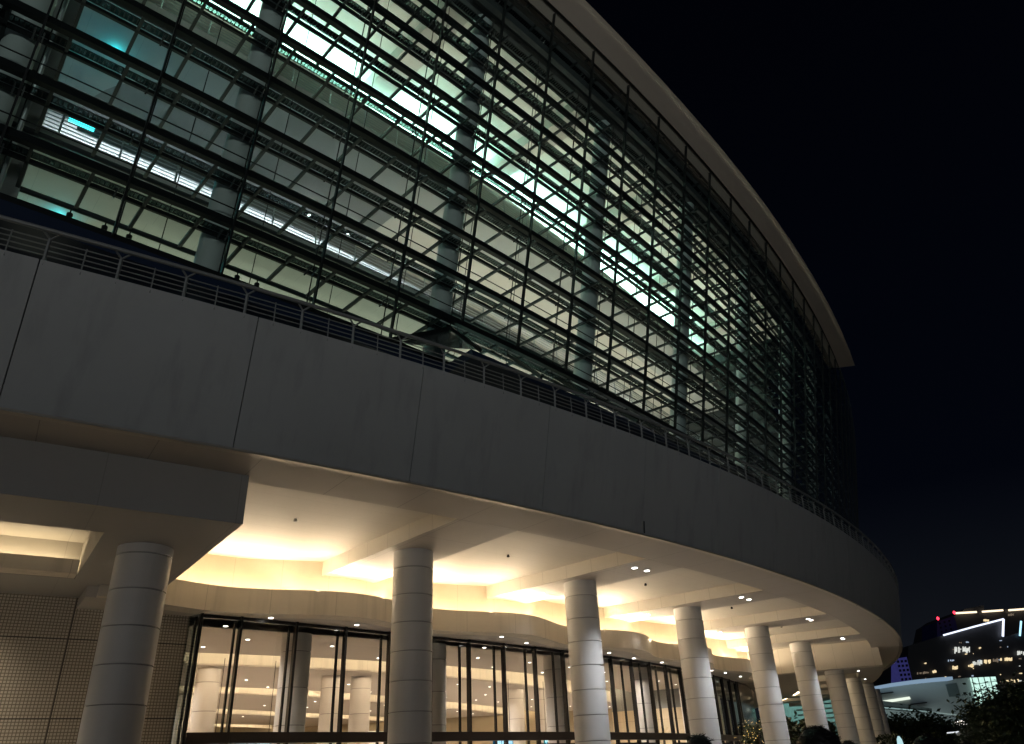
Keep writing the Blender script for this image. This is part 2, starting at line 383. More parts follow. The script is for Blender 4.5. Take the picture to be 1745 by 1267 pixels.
for (a, R, z_) in [(67.6, 88.0, 6.53), (72.2, 88.6, 6.53), (76, 88.6, 6.53)]:
    downlight(P(C1, R + .4, a, z_), .07, 150, col=(1, .8, .55))

# ------------------------------------------------------------------ entrance glazing
def gR(a): return 80.9 if a < 37.6 else (81.35 - (a - 38.4) * .13 if a < 43 else 80.75)
GA = [37.55 + .02] + [38.44 + 1.335 * k for k in range(0, 21)]
ZT0, ZT1 = 2.62, 2.92
for k in range(len(GA)):
    a = GA[k]; R = 81.4 if k == 0 else gR(a)
    t = thing
    b = MB(); p0 = P(C1, R, a, 0); p1 = P(C1, R, a, 6.2)
    rad = Vector(P(C1, 1, a, 0)) - Vector((C1[0], C1[1], 0))
    b.bar(p0, p1, .075, .20, up=rad)
    mo = b.build('mullion', M['frame'], H)
    p0 = P(C1, R - .55, a, 0); p1 = P(C1, R - .55, a, 6.2)
    MB().bar(p0, p1, .06, .10, up=rad).build('rear_fin', M['frame'], mo)
for k in range(len(GA) - 1):
    a0, a1 = GA[k], GA[k + 1]; R0, R1 = (81.4 if k == 0 else gR(a0)), gR(a1)
    v = [P(C1, R0, a0, ZT1), P(C1, R1, a1, ZT1), P(C1, R1, a1, 6.2), P(C1, R0, a0, 6.2)]
    MB().add(v, [(0, 1, 2, 3)]).build('upper_window_pane', M['glass_low'] if k < 17 else M['glass_dark'], H)
    o = MB(); q0 = P(C1, R0 + .06, a0, (ZT0 + ZT1) / 2); q1 = P(C1, R1 + .06, a1, (ZT0 + ZT1) / 2)
    o.bar(q0, q1, .34, ZT1 - ZT0).build('transom', M['bronze'], H)
    MB().bar(P(C1, R0 - .03, a0, 6.14), P(C1, R1 - .03, a1, 6.14), .12, .10).build('head_rail', M['frame'], H)
    # doors below
    pa = Vector(P(C1, R0, a0, 0)); pb = Vector(P(C1, R1, a1, 0)); d = (pb - pa)
    isdoor = (k % 3) != 1
    fr = MB()
    if isdoor:
        nleaf = 2
        for j in range(nleaf):
            s0 = pa + d * (.04 + j * .47); s1 = pa + d * (.04 + (j + 1) * .47 - .02)
            fr.bar(s0, s0 + Vector((0, 0, 2.5)), .07, .06); fr.bar(s1, s1 + Vector((0, 0, 2.5)), .07, .06)
            fr.bar(s0 + Vector((0, 0, 2.46)), s1 + Vector((0, 0, 2.46)), .06, .09); fr.bar(s0 + Vector((0, 0, .06)), s1 + Vector((0, 0, .06)), .06, .12)
        do = fr.build('entrance_door', M['frame'], H)
        hd = MB()
        for j in (.47, .55):
            s0 = pa + d * j + Vector((0, 0, .9)); hd.tube([s0 + Vector((.05, -.08, 0)), s0 + Vector((.05, -.08, .5))], .015)
        hd.build('handle', M['bright'], do)
        MB().add([pa + d * .06 + Vector((0, 0, .1)), pa + d * .94 + Vector((0, 0, .1)), pa + d * .94 + Vector((0, 0, 2.42)), pa + d * .06 + Vector((0, 0, 2.42))], [(0, 1, 2, 3)]).build('door_pane', M['glass_low'], do)
    else:
        MB().add([pa + Vector((0, 0, .1)), pb + Vector((0, 0, .1)), pb + Vector((0, 0, ZT0)), pa + Vector((0, 0, ZT0))], [(0, 1, 2, 3)]).build('lower_window_pane', M['glass_low'], H)
# side return of the glass box, next to the tiled wall
MB().add([P(C1, 80.85, 37.42, .0), P(C1, 81.4, 37.57, .0), P(C1, 81.4, 37.57, 6.2), P(C1, 80.85, 37.42, 6.2)], [(0, 1, 2, 3)]).build('side_window_pane', M['glass_dark'], H)
# polished stone pier at the far end of the glazing
MB().ring(C1, 79.5, 80.9, 0, 6.2, 65.3, 70, 8).build('end_pier', pbr('polished_stone', (.06, .055, .045), .12, var=.2), H)

# ------------------------------------------------------------------ lobby
L0, L1 = 30, 82
MB().ring(C1, 20, 80.5, .02, .06, L0, L1, 40).build('lobby_floor', M['lobby_floor'], H)
edges = [(73.6, 80.8), (61.4, 70.0), (49.3, 58.0), (37, 46.0)]
def lw(a, k): return .7 * sin(radians((a - 40) * 9 + k * 40))
for k, (r0, r1) in enumerate(edges):
    w0 = (lambda a, k=k: lw(a, k)); w1 = (lambda a, k=k: lw(a, k - 1) if k else 0)
    MB().sweep(C1, lambda a: [(r0 + w0(a), 6.202), (r1 + w1(a), 6.202), (r1 + w1(a), 6.28), (r0 + w0(a), 6.28)], L0, L1, 100).build('lobby_ceiling', M['lobby_ceil'], H)
    r2 = [70, 58, 46, 34][k]
    MB().sweep(C1, lambda a: [(r2 + w0(a), 6.203), (r2 + w0(a), 7.05), (r2 + w0(a) - .08, 7.05), (r2 + w0(a) - .08, 6.203)], L0, L1, 100).build('lobby_cove_band', M['band'], H)
    MB().sweep(C1, lambda a: [(r2 - .1 + w0(a), 7.05), (r0 + w0(a) + .3, 7.05), (r0 + w0(a) + .3, 7.15), (r2 - .1 + w0(a), 7.15)], L0, L1, 100).build('lobby_cove_ceiling', M['lobby_ceil'], H)
    MB().sweep(C1, lambda a: [(r0 + .12 + w0(a), 6.5), (r0 + .2 + w0(a), 6.5), (r0 + .2 + w0(a), 6.58), (r0 + .12 + w0(a), 6.58)], L0, L1, 100).build('lobby_cove_light', M['led_lobby'] if 'led_lobby' in M else M.setdefault('led_lobby', emit('lobby_cove_led', (1.0, .78, .52), 48)), H)
    MB().sweep(C1, lambda a: [(r0 + w0(a), 6.28), (r0 + w0(a) + .06, 6.28), (r0 + w0(a) + .06, 6.46), (r0 + w0(a), 6.46)], L0, L1, 100).build('lobby_cove_lip', M['lobby_ceil'], H)
MB().ring(C1, 30, 30.4, 0, 7.2, L0, L1, 40).build('lobby_wall', M['lobby_wall'], H)
MB().ring(C1, 30, 80.5, 0, 6.2, 37.0, 37.25, 2).build('lobby_wall', M['lobby_wall'], H)
MB().ring(C1, 71.5, 79.4, 0, 5.0, 66.3, 66.6, 2).build('lobby_wall', M['lobby_wall'], H)
MB().ring(C1, 71.5, 79.4, 5.0, 7.2, 66.3, 66.6, 2).build('lobby_wall', M['grey_soffit'], H)
MB().ring(C1, 30, 73, 0, 7.2, 79, 79.3, 2).build('lobby_wall', M['lobby_wall'], H)
MB().ring(C1, 60.0, 60.4, 0, 4.2, 54.0, 62.0, 10).build('lobby_partition', pbr('white_partition', (.6, .58, .54), .5), H)
lobby_ra = [(78.9, 40.55), (79.1, 44.8), (79.2, 50.1), (79.2, 55.9), (68.6, 46.3), (68.9, 47.6), (68.9, 58.4), (69.4, 60.6), (69.0, 40.9), (68.7, 52.0), (57, 44), (57, 50.5), (57, 57), (79, 61.3)]
lobby_cols = [P(C1, R, a, 0) for R, a in lobby_ra]
for (R, a) in lobby_ra:
    o = MB().lathe(P(C1, R, a, 0), col_prof(.06, 6.2, .52, 5.6, 1.18), 36).build('lobby_column', M['column2'], H); auto_smooth(o, 40)
n = 0
for (R, st, off) in [(79.7, 2.6, .5), (77.2, 2.7, 1.6), (75.0, 2.9, .7), (68.6, 2.9, .8), (65.6, 2.7, .1), (63.0, 3.2, 1.6), (56.6, 3.6, .4), (52.6, 4.0, 1.5), (44, 4.6, .4)]:
    a = 38.2 + off
    while a < (65.6 if R > 71 else 77):
        p = P(C1, R + random.uniform(-.15, .15), a + random.uniform(-.3, .3), 6.2)
        near = any(hypot(p[0] - q_[0], p[1] - q_[1]) < 1.5 for q_ in lobby_cols)
        if n < 99 and not near: downlight(p, .07, 230, M['lamp_in'], 150, (1, .89, .78), 'lobby_downlight')
        n += 1; a += st
# hanging signs in the lobby
def text_mesh(name, txt, size, mat, parent, loc, rot):
    c = D.curves.new(name, 'FONT'); c.body = txt; c.size = size; c.extrude = .004
    o = D.objects.new(name, c); dg = bpy.context.evaluated_depsgraph_get(); COL.objects.link(o)
    bpy.context.view_layer.update(); me = D.meshes.new_from_object(o.evaluated_get(bpy.context.evaluated_depsgraph_get()))
    D.objects.remove(o); me.materials.clear(); me.materials.append(mat)
    q = D.objects.new(name, me); COL.objects.link(q); q.parent = parent; q.location = loc; q.rotation_euler = rot; return q
M['sign_face'] = emit('sign_teal', (.0, .16, .20), .7); M['sign_navy'] = emit('sign_navy', (.0, .05, .14), .7); M['sign_white'] = emit('sign_letters', (.45, .80, 1.0), 1.1)
def sign(R, a0, a1, z0, z1, label, face, blocks, arrow):
    c = P(C1, R, (a0 + a1) / 2, z0); t = thing('hanging_sign', label, 'sign', c, 'hanging signs in the lobby')
    p0 = Vector(P(C1, R, a0, 0)); p1 = Vector(P(C1, R, a1, 0)); d = (p1 - p0); L = d.length; d.normalize(); ang = atan2(d.y, d.x)
    t.rotation_euler = (0, 0, ang)
    def part(mb, nm, mat): 
        o = mb.build(nm, mat); o.parent = t; return o
    part(MB().box(-L / 2, L / 2, -.04, .04, 0, z1 - z0), 'sign_panel', face)
    part(MB().box(-L / 2 + .2, -L / 2 + .22, -.01, .01, z1 - z0, 6.2 - z0).box(L / 2 - .22, L / 2 - .2, -.01, .01, z1 - z0, 6.2 - z0), 'hanger', M['frame'])
    h = z1 - z0; b_ = MB()
    for (s0, s1, v0, v1) in blocks:
        x = -L / 2 + s0 * L; e_ = -L / 2 + s1 * L
        while x < e_ - .04:
            w = random.uniform(.07, .12); q = v0 * h; y1 = v1 * h
            # little strokes that read as characters from afar
            b_.box(x, x + w * .75, -.048, -.042, y1 - .025, y1); b_.box(x, x + .02, -.048, -.042, q, y1); b_.box(x, x + w * .75, -.048, -.042, q, q + .02)
            b_.box(x + w * .45, x + w * .45 + .022, -.048, -.042, q, y1 - .01); x += w
    part(b_, 'lettering', M['sign_white'])
    if arrow:
        x = -L / 2 + .04 * L; yc = h * .5; ar = MB().box(x, x + .28, -.05, -.042, yc - .02, yc + .02)
        ar.bar((x, -.046, yc), (x + .12, -.046, yc + .12), .008, .04).bar((x, -.046, yc), (x + .12, -.046, yc - .12), .008, .04)
        part(ar, 'arrow', M['sign_white'])
    return t
sign(72.4, 40.25, 42.35, 2.85, 3.17, 'long teal hanging sign with white lettering behind the leftmost doors', M['sign_face'], [(.04, .16, .1, .85), (.42, .56, .25, .85), (.60, .70, .25, .85), (.74, .93, .3, .8)], False)
sign(71.8, 53.2, 54.55, 2.80, 3.20, 'navy hanging sign with white left arrow and three blocks of lettering', M['sign_navy'], [(.14, .36, .2, .8), (.42, .62, .2, .8), (.66, .98, .25, .85)], True)
sign(72.3, 56.5, 57.1, 2.80, 3.20, 'short green hanging sign with a white arrow right of the navy one', M['sign_face'], [(.3, .9, .55, .85)], True)

# ================================================================== THE GLASS HALL (upper storeys)
I0, I1 = -4, 27
ZB = lev(-2); ZTOP = 33.45
def gP(a, z, inw=0): return P(C2, RG(z) - inw, a, z)
for i in range(I0, I1 + 1):
    a = MU(i); zb = lev(-1) if i >= 4 else ZB
    rad = Vector(P(C2, 1, a, 0)) - Vector((C2[0], C2[1], 0))
    mo = MB().bar(gP(a, zb, -.62), gP(a, ZTOP, -.62), .055, .14, up=rad).build('glass_wall_mullion', M['steel'], H)
    # tension rod just inside and bright clamps at the girders
    MB().tube([gP(a + .06, zb, .35), gP(a + .06, ZTOP, .35)], .022, 6).build('tension_rod', M['steel'], mo)
    if i < 16:
        cl = MB()
        for L in range(-1, 9):
            z = lev(L)
            cl.bar(gP(a - .05, z - .08, -.15), gP(a - .05, z - .20, .22), .05, .03)
            cl.bar(gP(a + .02, z - .06, -.10), gP(a + .02, z - .22, .12), .04, .03)
        cl.build('clamp', M['bright'], mo)
for i in range(I0, I1):
    a0, a1 = MU(i), MU(i + 1); zb = lev(-1) if i >= 4 else ZB
    zb += .03
    MB().add([gP(a0, zb, -.66), gP(a1, zb, -.66), gP(a1, ZTOP, -.66), gP(a0, ZTOP, -.66)], [(0, 1, 2, 3)]).build('glass_wall_pane', M['glass_up'], H)
for L in range(-2, 10):
    z = lev(L); R = RG(z)
    if L == -2: A0, A1 = MU(I0), MU(4)
    else: A0, A1 = MU(I0), MU(I1)
    n = int((A1 - A0) / .47)
    g = MB()
    # outer chord (paired flats), middle chord
    g.ring(C2, R + .38, R + .58, z - .12, z + .12, A0, A1, n)
    g.ring(C2, R - .34, R - .24, z - .08, z + .05, A0, A1, n)
    gd = g.build('wind_girder', M['steel'], H); 
    MB().tube([P(C2, R - 1.60, A0 + (A1 - A0) * k / n, z - .03) for k in range(n + 1)], .085, 8).build('inner_chord', M['steel_in'], gd, smooth=True)
    r = MB(); a = A0 + MUD * .22; k = 0
    while a < A1:
        r.bar(P(C2, R - .35, a, z - .03), P(C2, R - 1.60, a, z - .03), .10, .11)
        r.bar(P(C2, R + .40, a, z - .03), P(C2, R - .35, a, z - .03), .09, .10)
        a += MUD / 2
    r.build('rung', M['steel_in'], gd, kind='stuff')
    gr = MB(); a = A0; da = degrees(.125 / R)
    while a < min(A1, MU(15)):
        gr.bar(P(C2, R + .12, a, z), P(C2, R - .14, a, z), .03, .025); a += da
    for rr in (-.12, .13): gr.ring(C2, R - rr - .012, R - rr + .012, z - .012, z + .012, A0, min(A1, MU(15)), n)
    gr.build('grating', M['steel'], gd)
    MB().ring(C2, R - .13, R + .12, z + .016, z + .024, A0, A1, n).build('walkway_panel', M['fritted'], gd)
    if L in (0, -1):
        MB().tube([P(C2, R + .28, A0 + (A1 - A0) * k / n, z + .75) for k in range(n + 1)], .022, 6).build('guide_wire', M['steel'], gd)
for k, a in enumerate((43.25, 43.5, 43.72, 44.35, 42.2, 42.42, 41.9)):      # small spotlights clamped under the lowest inner chord
    z = lev(-1) - .12
    MB().lathe(P(C2, RG(z) - 1.6, a, z - .22), [(.05, -.03), (.085, -.02), (.085, .10), (.02, .14), (.02, .24)], 10).build('track_spotlight', M['black'], H)
for (a, R, z) in ((45.6, 169.5, 27.6), (46.4, 169.5, 27.6), (49.2, 169.5, 27.6), (44.3, 171.5, 19.6)):
    MB().lathe(P(C2, R, a, z), [(.05, -.04), (.10, 0), (.05, .05)], 10).build('hall_lamp', emit('hall_lamp_white', (1, .96, .88), 14), H)
# lean columns behind the glass
def lean_col(a, r=.44, inw=.92):
    z0, z1 = 10.4, 33.2
    pts = [gP(a, z0 + (z1 - z0) * k / 12, inw) for k in range(13)]
    o = MB().tube(pts, r, 32).build('glass_wall_column', M['up_col'], H); auto_smooth(o, 40)
for a in (MU(-4), MU(-1) - .12, MU(1), MU(4), MU(7), MU(10), MU(13), MU(16), MU(19), MU(22), MU(25)): lean_col(a)
# thin drop rods at the inner chord
for i in range(0, 12):
    a = MU(i) + MUD * .55
    MB().tube([gP(a, lev(-2) if i < 4 else lev(-1), 1.75), gP(a, ZTOP - .4, 1.75)], .016, 5).build('drop_rod', M['steel'], H)
# floors, galleries and ceilings inside
A0, A1 = 41.45, 58.7
def ends(base, a, depth=6.0):
    """inner edge of the outer soffit; the recess ends in a quarter round at the left"""
    s_ = (a - (A0 + .35)) * 3.05
    if s_ < 0: return base - depth
    if s_ < 3.5: return base - depth + math.sqrt(max(0, 1 - ((3.5 - s_) / 3.5) ** 2)) * depth
    return base
MB().ring(C2, 160, 178.6, 13.2, 13.5, 36, 70, 60).build('hall_floor', M['in_slab'], H)
def gallery(z_top, z_bot, R_edge, R_rec, rec_z, R_in=None):
    s = MB()
    s.ring(C2, R_edge - .25, R_edge, z_bot, z_top, A0, A1, 50)
    s.sweep(C2, lambda a: [(ends(R_rec, a), z_bot), (R_edge - .25, z_bot), (R_edge - .25, z_bot + .12), (ends(R_rec, a), z_bot + .12)], A0, A1, 140)
    s.sweep(C2, lambda a: [(ends(R_rec, a) - .08, z_bot), (ends(R_rec, a), z_bot), (ends(R_rec, a), rec_z), (ends(R_rec, a) - .08, rec_z)], A0, A1, 140)
    s.ring(C2, 160, R_in or R_edge - .25, rec_z, rec_z + .12, A0, A1, 50)
    o = s.build('gallery_floor', M['in_slab'], H); auto_smooth(o)
    if R_in:
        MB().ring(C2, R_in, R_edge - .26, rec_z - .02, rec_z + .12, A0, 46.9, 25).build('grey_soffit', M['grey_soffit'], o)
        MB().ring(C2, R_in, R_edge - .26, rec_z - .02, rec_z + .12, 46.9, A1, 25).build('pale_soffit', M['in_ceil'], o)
        MB().ring(C2, R_in - .12, R_in, z_bot - .35, rec_z, A0 + .5, A1, 50).build('bulkhead', M['grey_soffit'], o)
    r = MB(); n = 70
    for h in (.18, .34, .50, .66, .82, .98): r.tube([P(C2, R_edge - .1, A0 + (A1 - A0) * k / n, z_top + h) for k in range(n + 1)], .02, 5)
    r.tube([P(C2, R_edge - .1, A0 + (A1 - A0) * k / n, z_top + 1.12) for k in range(n + 1)], .04, 6)
    a = A0 + .2
    while a < A1:
        r.bar(P(C2, R_edge - .12, a, z_top), P(C2, R_edge - .12, a, z_top + 1.1), .05); a += .62
    r.build('gallery_railing', M['in_rail'], o)
gallery(20.9, 19.9, 175.5, 174.0, 20.5)
gallery(28.9, 28.1, 175.5, 172.9, 28.5, 168.0)
MB().ring(C2, 159.6, 160, 13.2, 34, 36, 70, 60).build('hall_back_wall', M['in_slab'], H)
# top ceiling, its dropped inner part and cove
MB().sweep(C2, [(172.9, 33.30), (181.5, 33.30), (181.5, 33.42), (172.9, 33.42)], A0, A1, 50).build('hall_ceiling', M['in_ceil'], H)
MB().ring(C2, 160, 174.15, 31.55, 31.65, A0, A1, 50).build('hall_ceiling', M['in_ceil'], H)
MB().ring(C2, 174.0, 174.15, 31.65, 31.95, A0, A1, 50).build('ceiling_cove_lip', M['in_ceil'], H)
MB().ring(C2, 173.60, 173.90, 31.84, 31.92, A0 + .3, A1 - 1.0, 50).build('ceiling_cove_light', M['led_teal'], H)
MB().ring(C2, 172.9, 173.0, 31.65, 33.30, A0, A1, 50).build('ceiling_cove_back', M['in_ceil'], H)
for i in (-2, 1, 4, 7, 10, 13, 16):
    a = MU(i) - .25
    if a < A0 or a > A1: continue
    hw = .62; vs = []
    for (R, zz) in ((173.95, 32.55), (181.6, 32.55), (181.6, 33.31), (173.95, 33.31)):
        da = degrees(hw / R); vs.append(P(C2, R, a - da, zz)); vs.append(P(C2, R, a + da, zz))
    MB().add(vs, [(0, 2, 3, 1), (2, 4, 5, 3), (4, 6, 7, 5), (6, 0, 1, 7), (0, 6, 4, 2), (1, 3, 5, 7)]).build('hall_ceiling_beam', M['in_beam'], H)
MB().ring(C2, 181.5, 182.7, 31.85, 33.5, 36, 68, 60).build('eaves_light_block', M['in_dark'], H)  # dark box added to keep hall light off the roof underside
# end walls
MB().ring(C2, 160, 178.0, 13.5, 33.3, A0 - .25, A0 + .03, 1).build('hall_end_wall', M['in_slab'], H)
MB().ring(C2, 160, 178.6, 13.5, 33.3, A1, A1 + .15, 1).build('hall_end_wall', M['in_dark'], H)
# lift shaft with pipes at the near end
MB().ring(C2, 177.2, 177.5, 13.5, 33.3, 36, A0 - .25, 8).build('shaft_wall', M['in_dark'], H)
for k in range(5):
    a = A0 - .12 - k * .11; o = MB().tube([P(C2, 178.1, a, 13.5), P(C2, 178.1 + .2 * 19.5 * .2 + 2.6, a, 33)], .06, 8).build('riser_pipe', M['in_rail'], H, smooth=True)
# stairs seen in the dark end bay
st = MB()
for k in range(14):
    st.bar(P(C2, 172, 58.0 + k * .18, 15 + k * .5), P(C2, 176, 58.0 + k * .18, 15 + k * .5), .5, .06)
st.build('hall_stair', M['in_rail'], H)
# small lit panels in the dark end bay
for (a, R, z, w) in [(58.6, 171, 22.3, 2.2), (59.2, 171, 21.0, 2.2), (59.3, 171, 18.4, 1.6)]:
    MB().ring(C2, R, R + .05, z, z + .55, a, a + degrees(w / R), 2).build('lit_window', emit('lit_window_teal', (.5, .9, .85), .55), H)
# roof edge
MB().sweep(C2, [(183.0, 33.96), (185.04, 33.66), (184.95, 33.80), (184.0, 34.6), (150, 35.6), (150, 35.2), (183.0, 34.3)], 30, 62.0, 110).build('roof', M['roof'], H)
MB().ring(C2, 183.62, 183.70, 33.80, 33.852, 30, 62.0, 110).build('roof_edge_groove', M['black'], H)
# navy sill below the glass, terrace wall and lit openings
MB().sweep(C2, [(178.6, 14.68), (179.35, 14.68), (180.6, 14.05), (180.55, 13.65), (178.4, 13.65)], 36, MU(4) + .2, 40).build('sill_gutter', M['navy'], H)
MB().sweep(C2, [(178.6, 13.9), (182.0, 14.02), (182.1, 13.70), (178.4, 13.45)], MU(4) - .4, 68, 60).build('sill_gutter', M['navy'], H)
MB().ring(C2, 175.0, 175.3, 10.3, 13.7, 36, 68, 60).build('terrace_wall', M['in_slab'], H)
sk = []
for i in range(4, 26):
    a0, a1 = MU(i), MU(i + 1); t0 = a0 - .28; t1 = a1 - .28
    zt = lev(-1)
    v = [gP(a0, zt), gP(a1, zt), P(C2, 182.05, t1, 14.1), P(C2, 182.05, t0, 14.1)]
    o = MB().add(v, [(0, 1, 2, 3)]).build('skirt_pane', M['glass_up'] if i > 4 else M['glass_up'], H)
    MB().bar(v[0], v[3], .09, .14).build('skirt_rib', M['steel'], H)
MB().add([gP(MU(4), lev(-1)), P(C2, 182.05, MU(4) - .28, 14.1), P(C2, 180.3, MU(4) - 1.0, 14.3)], [(0, 1, 2)]).build('skirt_end_pane', pbr('smoked_panel', (.03, .035, .035), .2), H)
MB().bar(gP(MU(4), lev(-1)), P(C2, 180.3, MU(4) - 1.05, 14.35), .12, .16).build('skirt_rib', M['steel'], H)
for k_, (a, w) in enumerate([(46.05, .42), (46.62, .40), (47.2, .34), (47.75, .3)]):
    MB().ring(C2, 177.4, 178.6, 15.60, 15.64, a, a + w, 2).build('light_panel', emit('light_panel_teal', (.50, .95, .85), .9), H)
for k_ in range(9):
    MB().ring(C2, 178.35, 178.55, 15.60, 15.64, 48.7 + k_ * .95, 49.55 + k_ * .95, 3).build('light_panel', emit('light_panel_white', (.80, .80, 1.0), 1.0), H)
for (a, w) in [(45.6, 1.9), (46.9, 1.6), (48.2, 1.5), (41.55, 1.2)]:
    MB().ring(C2, 175.32, 175.36, 10.9, 13.3, a, a + degrees(w / 175), 3).build('lit_window', emit('lit_terrace_window', (.75, .80, .62), .35, .2), H)
# terrace railing: posts with forked heads, top tube, four thin rails
rl = MB(); n = 200; RA0, RA1 = 27.5, 88
rl.tube([P(C1, 92.0, RA0 + (RA1 - RA0) * k / n, FT + .63) for k in range(n + 1)], .045, 8)
rail = rl.build('terrace_railing', M['rail'], H, smooth=True)
b = MB()
for h in (.12, .235, .35, .465): b.tube([P(C1, 91.9, RA0 + (RA1 - RA0) * k / n, FT + h) for k in range(n + 1)], .014, 5)
b.build('thin_rail', M['rail'], rail)
a = 34.27 - .775 * 7
while a < 82:
    q = MB(); q.bar(P(C1, 91.87, a, FT - .1), P(C1, 91.9, a, FT + .50), .06, .045)
    for s_ in (-1, 1): q.bar(P(C1, 91.9, a, FT + .49), P(C1, 91.97, a + s_ * .085, FT + .61), .03)
    q.build('railing_post', M['rail'], rail)
    MB().bar(P(C1, 91.9, a + .39, FT - .1), P(C1, 91.9, a + .39, FT + .50), .02).build('thin_post', M['rail'], rail); a += .775
# scupper stain / short pipe on the fascia
MB().bar(P(C1, 91.40, 43.66, ZS), P(C1, 91.44, 43.66, ZS + .35), .035).build('drain_spout', M['black'], H)

# ------------------------------------------------------------------ hall fill (unseen area lights added to brighten the gallery ceilings)
def area(name, loc, tgt, size, size_y, energy, col, spread=180):
    l = D.lights.new(name, 'AREA'); l.shape = 'RECTANGLE'; l.size = size; l.size_y = size_y; l.energy = energy; l.color = col; l.spread = radians(spread)
    o = D.objects.new(name, l); COL.objects.link(o); o.location = loc
    o.rotation_euler = (Vector(tgt) - Vector(loc)).to_track_quat('-Z', 'Y').to_euler(); return o
for k, a in enumerate((43, 45.8, 48.8, 51.8, 54.8, 57.4)):
    area('floor_fill', P(C2, 169, a, 14.0), P(C2, 169.5, a, 20), 7, 1.5, 105, (.96, 1.0, .72))
    area('gallery_fill', P(C2, 164.5, a, 21.2), P(C2, 163, a, 28), 7, 1.5, 750, (.82, .88, 1.0), 90)
    area('ceiling_fill', P(C2, 176.6, a, 29.2), P(C2, 177.8, a, 33), 7, .3, 48, (1.0, .95, .78), 150)
def ray(px, py):
    a = px - 872.5; b = -(py - 633.5)
    return _f * FPX + _right * a + _up * b
for a in (48.2, 50.6, 53.0, 55.4, 57.6):  # extra warm fill added for the right half of the galleries
    area('gallery_fill', P(C2, 173.2, a, 21.15), P(C2, 171.5, a, 28), 6, .5, 95, (1.0, .90, .70), 150)
    area('floor_fill', P(C2, 174.5, a, 13.8), P(C2, 173.5, a, 20), 6, .5, 60, (1.0, .90, .70), 150)
for (px, py, z, en) in ((84, 366, 20.25, 22), (182, 86, 28.3, 5), (141, 207, 24.6, 16)):
    d = ray(px, py); t_ = (z - CAMZ) / d.z; q = Vector((d.x * t_, d.y * t_, z))
    fx = MB().box(-.12, .12, -.45, .45, -.16, .0, Matrix.Translation(q) @ Matrix.Rotation(radians(-48), 4, 'Z')).build('exit_light', emit('exit_light_cyan', (.05, .9, 1.0), 2.0), H)
    l = D.lights.new('exit_lamp', 'POINT'); l.energy = en; l.color = (.03, .85, 1.0); l.shadow_soft_size = .12
    o = D.objects.new('exit_lamp', l); COL.objects.link(o); o.location = q + Vector((.5, -.2, -.45))

# ================================================================== BACKGROUND (to the right)
def ray(px, py):
    a = px - 872.5; b = -(py - 633.5)
    return _f * FPX + _right * a + _up * b
def at(px, py, Y):
    d = ray(px, py); t = Y / d.y; return Vector((d.x * t, Y, CAMZ + d.z * t))
def slab(pts, Y, depth, mb=None):
    """an upright block: its front outline given in the vertical plane y = Y, extruded away by depth"""
    mb = mb or MB(); f = [at(x, y, Y) for x, y in pts]; n = len(f)
    vs = f + [p + Vector((0, depth, 0)) for p in f]
    fs = [tuple(range(n)), tuple(range(2 * n - 1, n - 1, -1))] + [(i, (i + 1) % n, n + (i + 1) % n, n + i) for i in range(n)]
    return mb.add(vs, fs)
def rect(mb, x0, x1, z0, z1, Y, d=.3): return mb.box(x0, x1, Y, Y + d, z0, z1)

# pale exhibition annex with curved roof, strip light and glazed end
YA = 125
A = thing('exhibition_annex', 'low pale building with curved roof edge and bright glazed end', 'building', at(1560, 1250, YA))
def pA(mb, name, mat): return mb.build(name, mat, A)
pw = pbr('annex_wall_paint', (.34, .38, .38), .6, var=.05)
a_w = slab([(1380, 1215), (1380, 1186), (1478, 1174), (1560, 1161), (1623, 1157), (1655, 1154), (1673, 1235), (1560, 1236)], YA, 20); pA(a_w, 'wall', pw)
a_r = slab([(1385, 1186), (1430, 1179), (1478, 1171.5), (1520, 1163.5), (1560, 1158), (1600, 1154), (1623, 1152.5), (1624, 1158), (1600, 1160), (1560, 1164), (1520, 1169.5), (1478, 1176.5), (1430, 1184), (1385, 1190)], YA - 1.6, 1.5)
pA(a_r, 'roof_edge', emit('roof_edge_lamp', (.42, .62, .85), .25))
pA(slab([(1504, 1193.5), (1550, 1186.5), (1552, 1191), (1520, 1196)], YA - .4, .3), 'strip_window', emit('strip_window', (.9, 1.0, .85), .5))
pA(slab([(1483, 1183), (1522, 1178), (1523, 1180), (1484, 1185.5)], YA - .4, .3), 'canopy_bar', M['black'])
pA(slab([(1552, 1199), (1580, 1195.5), (1580, 1197.5), (1552, 1201)], YA - .4, .3), 'canopy_bar', M['black'])
pA(slab([(1484, 1191), (1550, 1200), (1588, 1207), (1588, 1212), (1520, 1205), (1484, 1201)], YA - 4, 3.5), 'porch_roof', M['in_dark'])
pA(slab([(1490, 1203), (1560, 1209), (1630, 1217), (1630, 1218.6), (1560, 1211), (1490, 1205)], YA - 4.4, .3), 'porch_edge', pbr('porch_edge_paint', (.5, .6, .6), .5))
win = pA(slab([(1656, 1154), (1697, 1152), (1705, 1184), (1668, 1202)], YA - .6, 14), 'glazed_end', emit('glazed_end_light', (.60, .92, .80), .55, .35))
mb_ = MB()
for k in range(5):
    t_ = k / 4; mb_.bar(at(1656 + 41 * t_, 1154 - 2 * t_, YA - .8), at(1668 + 37 * t_, 1202 - 18 * t_, YA - .8), .09)
for k in range(5):
    t_ = k / 4; mb_.bar(at(1656 + 12 * t_, 1154 + 48 * t_, YA - .8), at(1697 + 8 * t_, 1152 + 32 * t_, YA - .8), .08)
mb_.build('frame', M['frame'], win)
pA(slab([(1612, 1166), (1630, 1163.5), (1637, 1186), (1618, 1187)], YA - .2, .1), 'louvre', pbr('louvre_paint', (.10, .13, .13), .6))
